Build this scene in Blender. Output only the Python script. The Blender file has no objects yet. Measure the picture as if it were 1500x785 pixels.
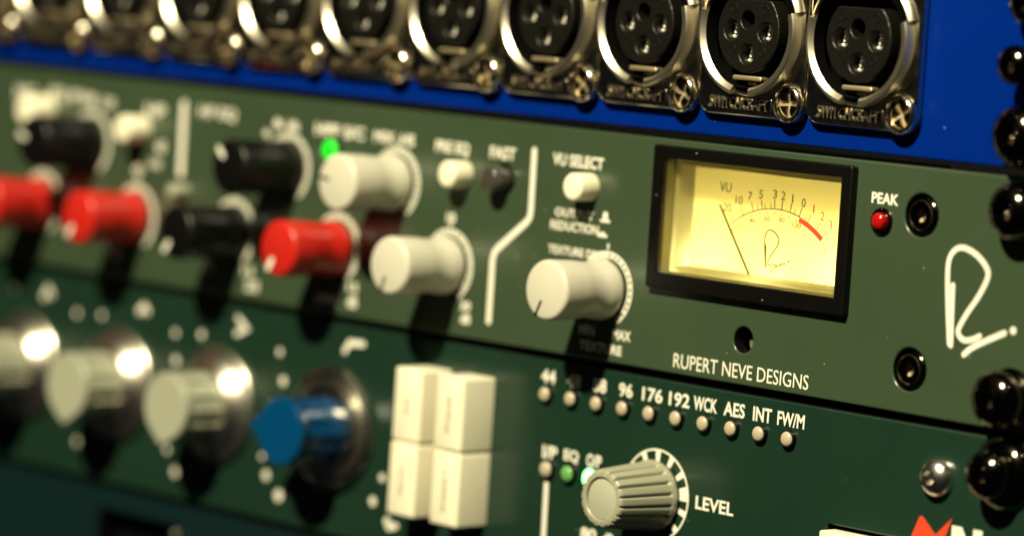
import bpy, bmesh, math, random
from mathutils import Matrix, Vector
random.seed(7)
S = 0.001                       # everything below is written in millimetres
C = bpy.context.scene.collection
sc = bpy.context.scene
PI = math.pi
rad = math.radians

# ------------------------------------------------------------------ camera
cd = bpy.data.cameras.new('camera')
cam = bpy.data.objects.new('camera', cd); C.objects.link(cam)
right = Vector((0.6792212864792668, 0.731085326366911, 0.06459635875524918))
down = Vector((0.10272055977424047, -0.007546560481225921, -0.9946816254584026))
fwd = Vector((-0.7267096604512123, 0.6822443074118613, -0.08022327848569424))
m = Matrix((right, -down, -fwd)).transposed().to_4x4()
m.translation = Vector((410.546, -503.063, 74.774)) * S
cam.matrix_world = m
cd.sensor_width = 36.0
cd.lens = 134.489
cd.clip_start = 0.01; cd.clip_end = 50
cd.dof.use_dof = True
cd.dof.focus_distance = 0.682
cd.dof.aperture_fstop = 8.3
sc.camera = cam

# ------------------------------------------------------------------ world, lamps, exposure
w = bpy.data.worlds.new('World'); sc.world = w; w.use_nodes = True
bg = w.node_tree.nodes['Background']
bg.inputs['Color'].default_value = (0.85, 0.85, 1.0, 1); bg.inputs['Strength'].default_value = 0.006
sc.view_settings.view_transform = 'Standard'; sc.view_settings.look = 'None'
sc.view_settings.exposure = 0.0; sc.view_settings.gamma = 1.0
sc.view_settings.use_curve_mapping = False
sc.render.engine = 'CYCLES'
sc.cycles.use_denoising = True
sc.cycles.max_bounces = 8
sc.cycles.sample_clamp_indirect = 6.0


def lamp(name, loc, target, power, size, color, shape='DISK'):
    l = bpy.data.lights.new(name, 'AREA'); l.shape = shape; l.size = size * S
    l.energy = power; l.color = color
    o = bpy.data.objects.new(name, l); C.objects.link(o)
    o.location = Vector(loc) * S
    o.rotation_euler = (Vector(target) - Vector(loc)).to_track_quat('-Z', 'Y').to_euler()
    return o

lamp('key_lamp', (160, -905, 875), (-110, 0, 10), 37.5, 44, (1.0, 0.90, 0.60))
lamp('added_glint_high', (-700, -900, 1250), (-110, 0, 30), 0.14, 9, (1.0, 0.84, 0.58))  # small weak light added only for more glints on the metal
lamp('added_glint_low', (-420, -1000, 150), (-110, 0, 30), 0.10, 9, (1.0, 0.82, 0.55))  # low light added for warm glints on the round screw heads
lamp('added_metal_light', (900, -700, 1500), (-100, 0, 20), 0.7, 36, (1.0, 0.86, 0.62))  # added so the bare metal has something bright to reflect

# ------------------------------------------------------------------ materials
MATS = {}
def mat(name, col, rough=0.4, metal=0.0, spec=0.5, bump=0.0, bscale=900.0, vary=0.0, vscale=120.0, emit=None, estr=0.0,
        rvary=0.0, coat=0.0, specks=0.0, trans=0.0):
    if name in MATS: return MATS[name]
    M = bpy.data.materials.new(name); M.use_nodes = True; nt = M.node_tree; n = nt.nodes; L = nt.links
    b = n['Principled BSDF']
    b.inputs['Base Color'].default_value = (*col, 1); b.inputs['Roughness'].default_value = rough
    b.inputs['Metallic'].default_value = metal; b.inputs['Specular IOR Level'].default_value = spec
    b.inputs['Coat Weight'].default_value = coat; b.inputs['Coat Roughness'].default_value = 0.15
    b.inputs['Transmission Weight'].default_value = trans
    if emit: b.inputs['Emission Color'].default_value = (*emit, 1); b.inputs['Emission Strength'].default_value = estr
    tc = n.new('ShaderNodeTexCoord')
    base = None
    if vary or rvary:
        nz = n.new('ShaderNodeTexNoise'); nz.inputs['Scale'].default_value = vscale; nz.inputs['Detail'].default_value = 5
        L.new(tc.outputs['Object'], nz.inputs['Vector'])
        if vary:
            mx = n.new('ShaderNodeMix'); mx.data_type = 'RGBA'
            mx.inputs['A'].default_value = (*[c * (1 - vary) for c in col], 1); mx.inputs['B'].default_value = (*[min(1, c * (1 + vary)) for c in col], 1)
            L.new(nz.outputs['Fac'], mx.inputs['Factor']); L.new(mx.outputs['Result'], b.inputs['Base Color']); base = mx.outputs['Result']
        if rvary:
            mr = n.new('ShaderNodeMapRange'); mr.inputs['From Min'].default_value = 0.3; mr.inputs['From Max'].default_value = 0.7
            mr.inputs['To Min'].default_value = max(0.02, rough - rvary); mr.inputs['To Max'].default_value = rough + rvary
            L.new(nz.outputs['Fac'], mr.inputs['Value']); L.new(mr.outputs['Result'], b.inputs['Roughness'])
    if specks:                                  # grains of pale dust lying on the thing
        v = n.new('ShaderNodeTexVoronoi'); v.inputs['Scale'].default_value = 420
        L.new(tc.outputs['Object'], v.inputs['Vector'])
        ms = n.new('ShaderNodeMath'); ms.operation = 'LESS_THAN'; ms.inputs[1].default_value = specks
        L.new(v.outputs['Distance'], ms.inputs[0])
        sep = n.new('ShaderNodeSeparateColor'); L.new(v.outputs['Color'], sep.inputs['Color'])
        pk = n.new('ShaderNodeMath'); pk.operation = 'GREATER_THAN'; pk.inputs[1].default_value = 0.86
        L.new(sep.outputs['Red'], pk.inputs[0])
        mu = n.new('ShaderNodeMath'); mu.operation = 'MULTIPLY'; L.new(ms.outputs[0], mu.inputs[0]); L.new(pk.outputs[0], mu.inputs[1])
        m2 = n.new('ShaderNodeMix'); m2.data_type = 'RGBA'; m2.inputs['B'].default_value = (0.45, 0.43, 0.36, 1)
        if base: L.new(base, m2.inputs['A'])
        else: m2.inputs['A'].default_value = (*col, 1)
        L.new(mu.outputs[0], m2.inputs['Factor']); L.new(m2.outputs['Result'], b.inputs['Base Color'])
    if bump:
        nb = n.new('ShaderNodeTexNoise'); nb.inputs['Scale'].default_value = bscale; nb.inputs['Detail'].default_value = 4
        L.new(tc.outputs['Object'], nb.inputs['Vector'])
        bp = n.new('ShaderNodeBump'); bp.inputs['Strength'].default_value = bump; bp.inputs['Distance'].default_value = 0.0002
        L.new(nb.outputs['Fac'], bp.inputs['Height']); L.new(bp.outputs['Normal'], b.inputs['Normal'])
    MATS[name] = M
    return M

GREEN = mat('olive_green_paint', (0.0385, 0.062, 0.0335), 0.26, spec=0.55, bump=0.035, bscale=2200, vary=0.13, vscale=32, rvary=0.05, specks=0.05)
DARKGREEN = mat('dark_green_paint', (0.0092, 0.0285, 0.0175), 0.25, spec=0.55, bump=0.035, bscale=2200, vary=0.13, vscale=32, rvary=0.05, specks=0.04)
TEAL = mat('dark_teal_paint', (0.004, 0.015, 0.017), 0.3, spec=0.4, bump=0.02, bscale=1400)
BLUE = mat('blue_gloss_paint', (0.0003, 0.0165, 0.19), 0.16, spec=0.4, bump=0.01, bscale=1000, vary=0.12, vscale=30, rvary=0.05, specks=0.05)
WHITE = mat('cream_print', (0.82, 0.79, 0.68), 0.5, vary=0.05, vscale=900)
CREAM = mat('cream_plastic', (0.57, 0.55, 0.455), 0.34, rvary=0.08, bump=0.03, bscale=1500, vary=0.03, vscale=200)
BUTTON = mat('ivory_button_plastic', (0.84, 0.79, 0.60), 0.38, rvary=0.08, bump=0.03, bscale=1500, vary=0.03, vscale=200)
RED = mat('red_plastic', (0.48, 0.016, 0.010), 0.30, rvary=0.08, bump=0.03, bscale=1500, vary=0.04, vscale=200)
BLACKP = mat('black_plastic', (0.003, 0.003, 0.003), 0.36, spec=0.35, bump=0.03, bscale=1500, vary=0.1, vscale=200)
BEZEL = mat('bezel_black', (0.0022, 0.002, 0.0015), 0.4, spec=0.25, bump=0.05, bscale=1600, specks=0.05)
DARK = mat('matt_black', (0.0015, 0.0015, 0.0015), 0.7, spec=0.1)  # near-black for rack parts, plate edges and recess linings
GRAY = mat('grey_knob_plastic', (0.31, 0.31, 0.225), 0.34, bump=0.03, bscale=1600, vary=0.03, vscale=200)
GRAYF = mat('grey_cap_plastic', (0.385, 0.39, 0.30), 0.45, bump=0.03, bscale=1600, vary=0.03, vscale=200)
MGRAY = mat('pale_grey_knob', (0.345, 0.355, 0.27), 0.3, bump=0.03, bscale=1600)
KBLUE = mat('blue_plastic', (0.0008, 0.05, 0.155), 0.16, coat=0.8, bump=0.03, bscale=1500, vary=0.04, vscale=200)
NICKEL = mat('satin_nickel', (0.76, 0.70, 0.56), 0.15, metal=1.0, bump=0.012, bscale=1800, rvary=0.04, vscale=500)
ALU = mat('turned_aluminium', (0.76, 0.72, 0.62), 0.31, metal=1.0, bump=0.008, bscale=1200)
SATIN = mat('satin_rim_metal', (0.82, 0.76, 0.60), 0.34, metal=1.0, bump=0.02, bscale=1800)
POLISHED = mat('polished_aluminium', (0.66, 0.64, 0.56), 0.22, metal=1.0, bump=0.008, bscale=1200)
SHELL = mat('nickel_shell', (0.76, 0.69, 0.53), 0.26, metal=1.0, bump=0.012, bscale=1800)
CHROME = mat('polished_chrome', (0.78, 0.75, 0.69), 0.24, metal=1.0)
BRASS = mat('pale_brass_and_glint', (0.80, 0.66, 0.42), 0.5, metal=1.0, bump=0.02, bscale=1500)  # brass parts, plus screw recesses given their glint by colour
SILVER = mat('silver_contact', (0.88, 0.85, 0.74), 0.42, metal=1.0, bump=0.04, bscale=1500)
INSERT = mat('grainy_black_insert', (0.005, 0.005, 0.0035), 0.36, spec=0.4, bump=0.6, bscale=2600, vary=0.3, vscale=1500, specks=0.09)
BLACKM = mat('black_gloss_metal', (0.15, 0.13, 0.095), 0.10, metal=1.0, bump=0.02, bscale=700)
SOCKET = mat('blackened_screw', (0.045, 0.036, 0.022), 0.3, metal=1.0)  # dark tone; gives the small screw heads their dark reflection by colour
DARKSTEEL = mat('blackened_steel', (0.22, 0.19, 0.13), 0.27, metal=1.0, bump=0.03, bscale=1500)
SMOKE = mat('smoked_button', (0.05, 0.046, 0.038), 0.12, spec=0.6, coat=0.5)
LEDOFF = mat('unlit_led_lens', (0.44, 0.38, 0.28), 0.25, coat=0.3)
LEDDIM = mat('green_led_lens', (0.13, 0.30, 0.09), 0.25, emit=(0.05, 1.0, 0.08), estr=0.06)
LEDGREEN = mat('lit_green_led', (0.004, 0.16, 0.008), 0.25, emit=(0.0, 1.0, 0.012), estr=1.3)
LEDBRIGHT = mat('bright_green_led', (0.01, 0.2, 0.02), 0.25, emit=(0.10, 1.0, 0.13), estr=15.0)
LEDRED = mat('red_led_lens', (0.36, 0.005, 0.005), 0.10, coat=0.5, emit=(1.0, 0.02, 0.01), estr=0.03)
INK = mat('brown_black_ink', (0.008, 0.006, 0.003), 0.6)
INKRED = mat('red_ink', (0.72, 0.07, 0.03), 0.6)
INKLINE = mat('tan_ink', (0.05, 0.03, 0.008), 0.6)
LOGORED = mat('red_print', (0.62, 0.055, 0.02), 0.45)
LIDWHITE = mat('lamp_house_grey', (0.12, 0.115, 0.09), 0.6)


def glass_mat():
    M = bpy.data.materials.new('thin_clear_window'); M.use_nodes = True; nt = M.node_tree; n = nt.nodes
    n.remove(n['Principled BSDF']); out = n['Material Output']
    t = n.new('ShaderNodeBsdfTransparent'); t.inputs['Color'].default_value = (0.97, 0.97, 0.93, 1)
    g = n.new('ShaderNodeBsdfGlossy'); g.inputs['Roughness'].default_value = 0.03
    f = n.new('ShaderNodeFresnel'); f.inputs['IOR'].default_value = 1.45
    x = n.new('ShaderNodeMixShader')
    ge = n.new('ShaderNodeNewGeometry'); iv = n.new('ShaderNodeMath'); iv.operation = 'SUBTRACT'; iv.inputs[0].default_value = 1.0
    mu = n.new('ShaderNodeMath'); mu.operation = 'MULTIPLY'; f.inputs['IOR'].default_value = 1.45
    nt.links.new(ge.outputs['Backfacing'], iv.inputs[1]); nt.links.new(iv.outputs[0], mu.inputs[0]); nt.links.new(f.outputs[0], mu.inputs[1])
    nt.links.new(mu.outputs[0], x.inputs[0]); nt.links.new(t.outputs[0], x.inputs[1]); nt.links.new(g.outputs[0], x.inputs[2])
    nt.links.new(x.outputs[0], out.inputs['Surface'])
    return M
GLASS = glass_mat()


def dial_mat(name, dc, tcol, k, gloss=0.0):        # plastic lit from the two bulbs behind it
    M = bpy.data.materials.new(name); M.use_nodes = True; nt = M.node_tree; n = nt.nodes
    n.remove(n['Principled BSDF']); out = n['Material Output']
    d = n.new('ShaderNodeBsdfDiffuse'); d.inputs['Color'].default_value = (*dc, 1)
    t = n.new('ShaderNodeBsdfTranslucent'); t.inputs['Color'].default_value = (*tcol, 1)
    x = n.new('ShaderNodeMixShader'); x.inputs[0].default_value = k
    nt.links.new(d.outputs[0], x.inputs[1]); nt.links.new(t.outputs[0], x.inputs[2]); res = x.outputs[0]
    if gloss:
        g = n.new('ShaderNodeBsdfGlossy'); g.inputs['Roughness'].default_value = 0.25
        y = n.new('ShaderNodeMixShader'); y.inputs[0].default_value = gloss
        nt.links.new(res, y.inputs[1]); nt.links.new(g.outputs[0], y.inputs[2]); res = y.outputs[0]
    nt.links.new(res, out.inputs['Surface'])
    return M
DIAL = dial_mat('translucent_dial_card', (0.82, 0.69, 0.27), (0.97, 0.79, 0.22), 0.45)
ACRYL = dial_mat('amber_acrylic', (0.42, 0.38, 0.14), (0.85, 0.76, 0.34), 0.50, 0.25)

# ------------------------------------------------------------------ mesh helpers (x right, h out of the panel = -y, z up; mm)
def finish(bm, name, m, smooth=True, angle=35):
    bmesh.ops.recalc_face_normals(bm, faces=bm.faces)
    me = bpy.data.meshes.new(name); bm.to_mesh(me); bm.free()
    if m: me.materials.append(m)
    if smooth:
        me.polygons.foreach_set('use_smooth', [True] * len(me.polygons)); me.set_sharp_from_angle(angle=rad(angle))
    return me

def V(bm, x, h, z): return bm.verts.new((x * S, -h * S, z * S))

def loft(bm, rings, cap0=True, cap1=True, closed=True):
    R = [[V(bm, *p) for p in r] for r in rings]
    n = len(R[0])
    for a, b in zip(R, R[1:]):
        for i in range(n if closed else n - 1):
            j = (i + 1) % n
            bm.faces.new((a[i], a[j], b[j], b[i]))
    if cap0: bm.faces.new(R[0])
    if cap1: bm.faces.new(R[-1])
    return R

def ring(r, h, n=48, a0=0.0, cx=0, cz=0, hexr=None):
    out = []
    for i in range(n):
        a = a0 + 2 * PI * i / n
        q = r
        if hexr: k = (a % (PI / 3)) - PI / 6; q = hexr / math.cos(k)
        out.append((cx + q * math.cos(a), h, cz + q * math.sin(a)))
    return out

def lathe(profile, n=48, bm=None, cx=0, cz=0, cap0=True, cap1=True):
    bm = bm or bmesh.new()
    loft(bm, [ring(r, h, n, cx=cx, cz=cz) for r, h in profile], cap0, cap1)
    return bm

def tube_arc(bm, r0, r1, h0, h1, a0, a1, n=40, cx=0, cz=0, chamfer=0):
    """annular block between two angles (radians)"""
    sec = []
    for i in range(n + 1):
        a = a0 + (a1 - a0) * i / n; c, s = math.cos(a), math.sin(a)
        e = min(0.25, (r1 - r0) * 0.25); e0 = max(e, chamfer * 0.84); ew = max(e, chamfer)
        sec.append([(cx + r * c, h, cz + r * s) for r, h in ((r0, h0), (r0, h1 - e0), (r0 + ew * 0.5, h1 - e0 * 0.48), (r0 + ew, h1), (r1 - e, h1), (r1, h1 - e), (r1, h0))])
    loft(bm, sec)
    return bm

def rrect(w, hgt, r, n=6, cx=0, cz=0):
    pts = []
    for (sx, sz, a0) in ((1, 1, 0), (-1, 1, PI / 2), (-1, -1, PI), (1, -1, 1.5 * PI)):
        for i in range(n + 1):
            a = a0 + PI / 2 * i / n
            pts.append((cx + sx * (w / 2 - r) + r * math.cos(a), cz + sz * (hgt / 2 - r) + r * math.sin(a)))
    return pts

def block(bm, pts, h0, h1, bev=0.3):
    """prism on outline pts with a rounded front edge"""
    n = len(pts)
    def inset(d):
        o = []
        for i in range(n):
            p, q, r = Vector(pts[i - 1]), Vector(pts[i]), Vector(pts[(i + 1) % n])
            a = (q - p); b = (r - q)
            if a.length < 1e-9 or b.length < 1e-9: o.append(tuple(q)); continue
            na = Vector((-a.y, a.x)).normalized(); nb = Vector((-b.y, b.x)).normalized()
            k = (na + nb); k = k / max(0.3, k.length_squared) * 2
            o.append(tuple(q + k * d))
        return o
    rings = [[(x, h0, z) for x, z in pts]]
    if bev:
        for k in range(4):
            t = PI / 2 * k / 3
            rings.append([(x, h1 - bev + bev * math.sin(t), z) for x, z in inset(bev * (1 - math.cos(t)))])
    else: rings.append([(x, h1, z) for x, z in pts])
    loft(bm, rings)
    return bm

def box(bm, x0, x1, h0, h1, z0, z1, bev=0.0, r=None):
    if r: pts = rrect(x1 - x0, z1 - z0, r, 4, (x0 + x1) / 2, (z0 + z1) / 2)
    else: pts = [(x0, z0), (x1, z0), (x1, z1), (x0, z1)]
    return block(bm, pts, h0, h1, bev)

def smooth_line(pts, k=6):
    if len(pts) < 3: return [Vector(p) for p in pts]
    P = [Vector(p) for p in pts]; P = [2 * P[0] - P[1]] + P + [2 * P[-1] - P[-2]]
    out = []
    for i in range(1, len(P) - 2):
        a, b, c, d = P[i - 1:i + 3]
        for j in range(k):
            t = j / k
            out.append(0.5 * (2 * b + (c - a) * t + (2 * a - 5 * b + 4 * c - d) * t * t + (3 * b - a - 3 * c + d) * t ** 3))
    out.append(P[-2]); return out

def stroke(bm, pts, wd, h0, h1, smooth=True, caps=True):
    """a pen line with round ends lying on the panel"""
    P = smooth_line(pts) if smooth else [Vector(p) for p in pts]
    if len(P) == 1:
        block(bm, [(P[0].x + wd / 2 * math.cos(a), P[0].y + wd / 2 * math.sin(a)) for a in [2 * PI * i / 20 for i in range(20)]], h0, h1, 0); return bm
    L, Rr = [], []
    for i, p in enumerate(P):
        a = P[max(0, i - 1)]; b = P[min(len(P) - 1, i + 1)]; t = (b - a).normalized()
        nrm = Vector((-t.y, t.x))
        if 0 < i < len(P) - 1:
            t1 = (p - P[i - 1]).normalized(); k = max(0.6, abs(nrm.dot(Vector((-t1.y, t1.x)))))
        else: k = 1
        L.append(p + nrm * wd / 2 / k); Rr.append(p - nrm * wd / 2 / k)
    out = list(Rr)
    t = (P[-1] - P[-2]).normalized(); a = math.atan2(t.y, t.x)
    if caps: out += [P[-1] + wd / 2 * Vector((math.cos(a + q), math.sin(a + q))) for q in [-PI / 2 + PI * i / 8 for i in range(1, 8)]]
    else: pass
    lo = list(reversed(L))
    t = (P[0] - P[1]).normalized(); a = math.atan2(t.y, t.x)
    tail = [P[0] + wd / 2 * Vector((math.cos(a + q), math.sin(a + q))) for q in [-PI / 2 + PI * i / 8 for i in range(1, 8)]] if caps else []
    # strips of quads, so that bends never fold an n-gon over itself
    nP = len(P)
    for hh, flip in ((h1, False),):
        A = [V(bm, q.x, hh, q.y) for q in Rr]; B = [V(bm, q.x, hh, q.y) for q in L]
        A0 = [V(bm, q.x, h0, q.y) for q in Rr]; B0 = [V(bm, q.x, h0, q.y) for q in L]
        for i in range(nP - 1):
            bm.faces.new((A[i], A[i + 1], B[i + 1], B[i]))
            bm.faces.new((A0[i], A0[i + 1], A[i + 1], A[i])); bm.faces.new((B0[i], B0[i + 1], B[i + 1], B[i]))
        if caps:
            for e, seq in ((-1, out[nP:nP + 7]), (0, tail)):
                mid = [V(bm, q.x, hh, q.y) for q in seq]; mid0 = [V(bm, q.x, h0, q.y) for q in seq]
                s, t2 = (A[e], B[e]) if e == -1 else (B[e], A[e]); s0, t0 = (A0[e], B0[e]) if e == -1 else (B0[e], A0[e])
                bm.faces.new([s] + mid + [t2])
                ch = [s] + mid + [t2]; ch0 = [s0] + mid0 + [t0]
                for i in range(len(ch) - 1): bm.faces.new((ch0[i], ch0[i + 1], ch[i + 1], ch[i]))
        else:
            bm.faces.new((A0[0], A[0], B[0], B0[0])); bm.faces.new((A0[-1], B0[-1], B[-1], A[-1]))
    return bm

def plate_mesh(name, loops, h0, h1, m, bev=0.35):
    """a sheet with openings: first loop is the outline, the others are cut out"""
    cu = bpy.data.curves.new('tmp', 'CURVE'); cu.dimensions = '2D'; cu.fill_mode = 'BOTH'
    cu.extrude = ((h1 - h0) / 2 - bev) * S; cu.bevel_depth = bev * S; cu.bevel_resolution = 2; cu.offset = -bev * S
    for lp in loops:
        sp = cu.splines.new('POLY'); sp.points.add(len(lp) - 1); sp.use_cyclic_u = True
        for p, (x, z) in zip(sp.points, lp): p.co = (x * S, z * S, 0, 1)
    o = bpy.data.objects.new('tmp', cu); C.objects.link(o)
    dg = bpy.context.evaluated_depsgraph_get()
    me = bpy.data.meshes.new_from_object(o.evaluated_get(dg))
    bpy.data.objects.remove(o); bpy.data.curves.remove(cu)
    me.transform(Matrix.Translation((0, -(h0 + h1) / 2 * S, 0)) @ Matrix.Rotation(PI / 2, 4, 'X'))
    me.name = name; me.materials.clear(); me.materials.append(m)
    me.polygons.foreach_set('use_smooth', [True] * len(me.polygons)); me.set_sharp_from_angle(angle=rad(50))
    return me

def dark_edges(me):
    me.materials.append(DARK)
    for p in me.polygons:
        if abs(p.normal.y) < 0.35: p.material_index = 1
    return me

def circ(cx, cz, r, n=40): return [(cx + r * math.cos(2 * PI * i / n), cz + r * math.sin(2 * PI * i / n)) for i in range(n)]
def rect(x0, x1, z0, z1): return [(x0, z0), (x1, z0), (x1, z1), (x0, z1)]

TEXTS = {}
def text_mesh(s, x0, x1, z0, z1, h, m, bold=0.0, rot=0, thick=0.03, tall=None):
    """lettering that fills the box x0..x1, z0..z1"""
    key = (s, bold)
    if key not in TEXTS:
        cu = bpy.data.curves.new('tmp', 'FONT'); cu.body = s; cu.size = 1; cu.offset = bold; cu.extrude = 0.01; cu.resolution_u = 3
        o = bpy.data.objects.new('tmp', cu); C.objects.link(o)
        dg = bpy.context.evaluated_depsgraph_get()
        TEXTS[key] = bpy.data.meshes.new_from_object(o.evaluated_get(dg))
        bpy.data.objects.remove(o); bpy.data.curves.remove(cu)
    me = TEXTS[key].copy()
    xs = [v.co.x for v in me.vertices]; ys = [v.co.y for v in me.vertices]
    mx, Mx, my, My = min(xs), max(xs), min(ys), max(ys)
    W, H = x1 - x0, z1 - z0
    for v in me.vertices:
        u = (v.co.x - mx) / (Mx - mx); q = (v.co.y - my) / (My - my); k = 1 if v.co.z > 0 else 0
        if rot: u, q = 1 - q, u
        v.co = ((x0 + u * W) * S, -(h + thick * k) * S, (z0 + q * H) * S)
    me.name = 'lettering'; me.materials.clear(); me.materials.append(m)
    return me

# ------------------------------------------------------------------ object helpers
def link(name, data, parent=None, at=(0, 0, 0), label=None):
    """at: where the mesh's own zero stands, in panel millimetres (x, h, z)"""
    o = bpy.data.objects.new(name, data); C.objects.link(o)
    p = Vector((at[0] * S, -at[1] * S, at[2] * S))
    if parent is not None:
        q = parent; off = Vector((0, 0, 0))
        while q is not None: off += q.location; q = q.parent
        o.parent = parent; p = p - off
    o.location = p
    if label: o['label'] = label
    return o

def thing(name, label, cat, at, group=None):
    o = link(name, None, None, at); o.empty_display_size = 0.01
    o['label'] = label; o['category'] = cat
    if group: o['group'] = group
    return o

def copy_tree(o, parent, loc):
    c = o.copy(); C.objects.link(c); c.parent = parent; c.location = loc
    for ch in o.children:
        copy_tree(ch, c, ch.location.copy())
    return c

def lettering(parent, s, x0, x1, z0, z1, m=None, bold=0.02, rot=0, h=0.02):
    return link('lettering', text_mesh(s, x0, x1, z0, z1, h, m or WHITE, bold, rot), parent)

# ------------------------------------------------------------------ rack behind the panels
rk = bmesh.new(); box(rk, -4, 30, -26, -4.5, -60, 110, 0.5)
for k in range(11):
    pass
o = link('rack_rail', finish(rk, 'rack_rail', DARK), None); o['kind'] = 'structure'
o['label'] = 'black steel rack rail behind the panel ends'
bk = bmesh.new(); box(bk, -500, 60, -70, -66, -110, 130, 0.5)
o = link('background_wall', finish(bk, 'background_wall', DARK), None); o['kind'] = 'structure'
o['label'] = 'dark rack interior behind the panels'

XL, XR = -473.85, 8.75
PITCH = 26.5266
SOCK = [(-37.4 - PITCH * k) for k in range(11)]
SZ = 64.75

# ------------------------------------------------------------------ blue connector panel
blue = thing('connector_panel', 'blue gloss rack panel with a row of metal three-pin sockets', 'connector panel', (-232.5, 0, 45.1))
link('front_plate', dark_edges(plate_mesh('front_plate', [rect(XL, XR, 45.15, 88.4)] + [circ(x, SZ, 12.2) for x in SOCK] +
     [circ(0, 50.8, 3.2, 20), circ(0, 66.68, 3.2, 20), circ(0, 82.55, 3.2, 20)], -3, 0, BLUE)), blue)

def make_socket(x):
    r = link('xlr_socket', None, blue, (x, 0, SZ)); r.empty_display_size = 0.005
    # flange: rounded plate with round opening
    fl = plate_mesh('flange', [rrect(26.2, 31, 3.4, 8), circ(0, 0, 11.3, 72), circ(9.75, -12.35, 2.75, 32)], 0.05, 2.0, NICKEL, 0.6)
    link('flange', fl, r, (x, 0, SZ))
    bm = bmesh.new()
    # raised lower rim in two arms with a keyway between them
    tube_arc(bm, 10.35, 11.85, 1.5, 4.3, rad(163), rad(256), 44, chamfer=0.85)
    tube_arc(bm, 10.35, 11.85, 1.5, 4.3, rad(279), rad(378), 44, chamfer=0.5)
    link('rim', finish(bm, 'rim', SATIN), r, (x, 0, SZ))
    bm = bmesh.new()
    tube_arc(bm, 10.9, 11.75, 1.5, 2.7, rad(256.4), rad(278.6), 12)
    sec = []
    for i in range(45):
        a = rad(18.5 + 144 * i / 44); c, q = math.cos(a), math.sin(a)
        sec.append([(rr * c, hh, rr * q) for rr, hh in ((11.3, 1.4), (11.3, 3.0), (11.45, 3.25), (11.7, 3.3), (12.0, 3.15), (12.45, 2.75), (12.85, 2.3), (12.95, 1.9), (12.95, 1.4))])
    loft(bm, sec)
    loft(bm, [ring(11.5, -9, 56), ring(11.5, 0.4, 56), ring(11.28, 1.2, 56)], False, False)
    link('shell', finish(bm, 'shell', SHELL), r, (x, 0, SZ))
    bm = bmesh.new(); lathe([(11.45, -9.2), (11.45, -8.4)], 40, bm)
    loft(bm, [ring(11.2, -8.6, 48), ring(11.2, 1.2, 48)], False, False)
    loft(bm, [ring(10.2, 1.0, 48), ring(10.34, 3.6, 48)], False, False)
    link('dark_well', finish(bm, 'dark_well', DARK), r, (x, 0, SZ))
    # insulating insert: round, flattened at the top, four openings
    out = [(px, min(pz, 5.6)) for px, pz in circ(0, 0, 7.6, 72)]
    ins = plate_mesh('insert', [out, circ(-4.15, -0.1, 1.75, 24), circ(4.15, -0.1, 1.75, 24), circ(0, -4.2, 1.75, 24), circ(-0.3, 1.9, 1.6, 24)], -8.3, 3.4, INSERT, 0.3)
    link('insert', ins, r, (x, 0, SZ))
    bm = bmesh.new()
    for px, pz in ((-3.9, 3.9), (3.9, 3.9), (-3.6, -3.6), (3.6, -3.6)):
        loft(bm, [ring(0.95, 3.35, 20, cx=px, cz=pz), ring(0.85, 3.52, 20, cx=px, cz=pz), ring(0.68, 3.52, 20, cx=px, cz=pz), ring(0.6, 3.38, 20, cx=px, cz=pz)], False, False)
    link('moulded_ring', finish(bm, 'moulded_ring', INSERT), r, (x, 0, SZ))
    for px, pz in ((-4.15, -0.1), (4.15, -0.1), (0, -4.2)):
        bm = bmesh.new()
        tube_arc(bm, 0.98, 1.6, -6, 2.1, rad(-128), rad(118), 20, chamfer=0.35)
        tube_arc(bm, 0.98, 1.5, -6, 1.3, rad(140), rad(210), 8)
        link('contact', finish(bm, 'contact', SILVER), r, (x + px, 0, SZ + pz))
    bm = bmesh.new()                               # spring clip under the insert
    block(bm, rrect(7.2, 0.9, 0.4, 3, 0, -8.55), 0.5, 3.0, 0.25)
    block(bm, rrect(2.2, 0.7, 0.3, 3, 0.2, -9.5), 0.4, 1.8, 0.2)
    link('spring_clip', finish(bm, 'spring_clip', BRASS), r, (x, 0, SZ))
    bm = bmesh.new()                               # release tab at the top
    box(bm, -5.2, 5.2, 0.5, 3.4, 8.2, 11.0, 0.3)
    link('release_tab', finish(bm, 'release_tab', NICKEL), r, (x, 0, SZ))
    # screw in its raised collar
    bm = bmesh.new()
    loft(bm, [ring(3.6, 1.7, 40), ring(3.58, 2.3, 40), ring(3.4, 2.7, 40), ring(3.1, 2.9, 40), ring(2.8, 2.75, 40), ring(2.58, 2.3, 40), ring(2.5, 0.8, 40)], False, False)
    link('screw_collar', finish(bm, 'screw_collar', NICKEL), r, (x + 9.75, 0, SZ - 12.35))
    bm = bmesh.new()
    tw = random.choice((0.3, 0.55, 0.8))
    for q in range(4):
        a0 = tw + q * PI / 2
        sec = []
        for rr, hh in ((0.62, 1.85), (1.3, 2.15), (2.0, 2.05), (2.42, 1.6), (2.42, 1.0)):
            gap = 0.52 / rr
            sec.append([(rr * math.cos(a0 + gap + (PI / 2 - 2 * gap) * i / 8), hh, rr * math.sin(a0 + gap + (PI / 2 - 2 * gap) * i / 8)) for i in range(9)])
        loft(bm, sec, False, False, closed=False)
        for s in (0, -1):
            top = [sec[k][s] for k in range(5)]
            lo = [(p[0], 0.9, p[2]) for p in top]
            A = [V(bm, *p) for p in top]; B = [V(bm, *p) for p in lo]
            for i in range(4): bm.faces.new((A[i], A[i + 1], B[i + 1], B[i]))
        A = [V(bm, *p) for p in sec[0]]; B = [V(bm, p[0], 0.9, p[2]) for p in sec[0]]
        for i in range(8): bm.faces.new((A[i], A[i + 1], B[i + 1], B[i]))
    sc_ = link('screw', finish(bm, 'screw', SOCKET), r, (x + 9.75, 0, SZ - 12.35))  # head coloured dark for the dark surroundings it mirrors
    bm = bmesh.new()
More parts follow.
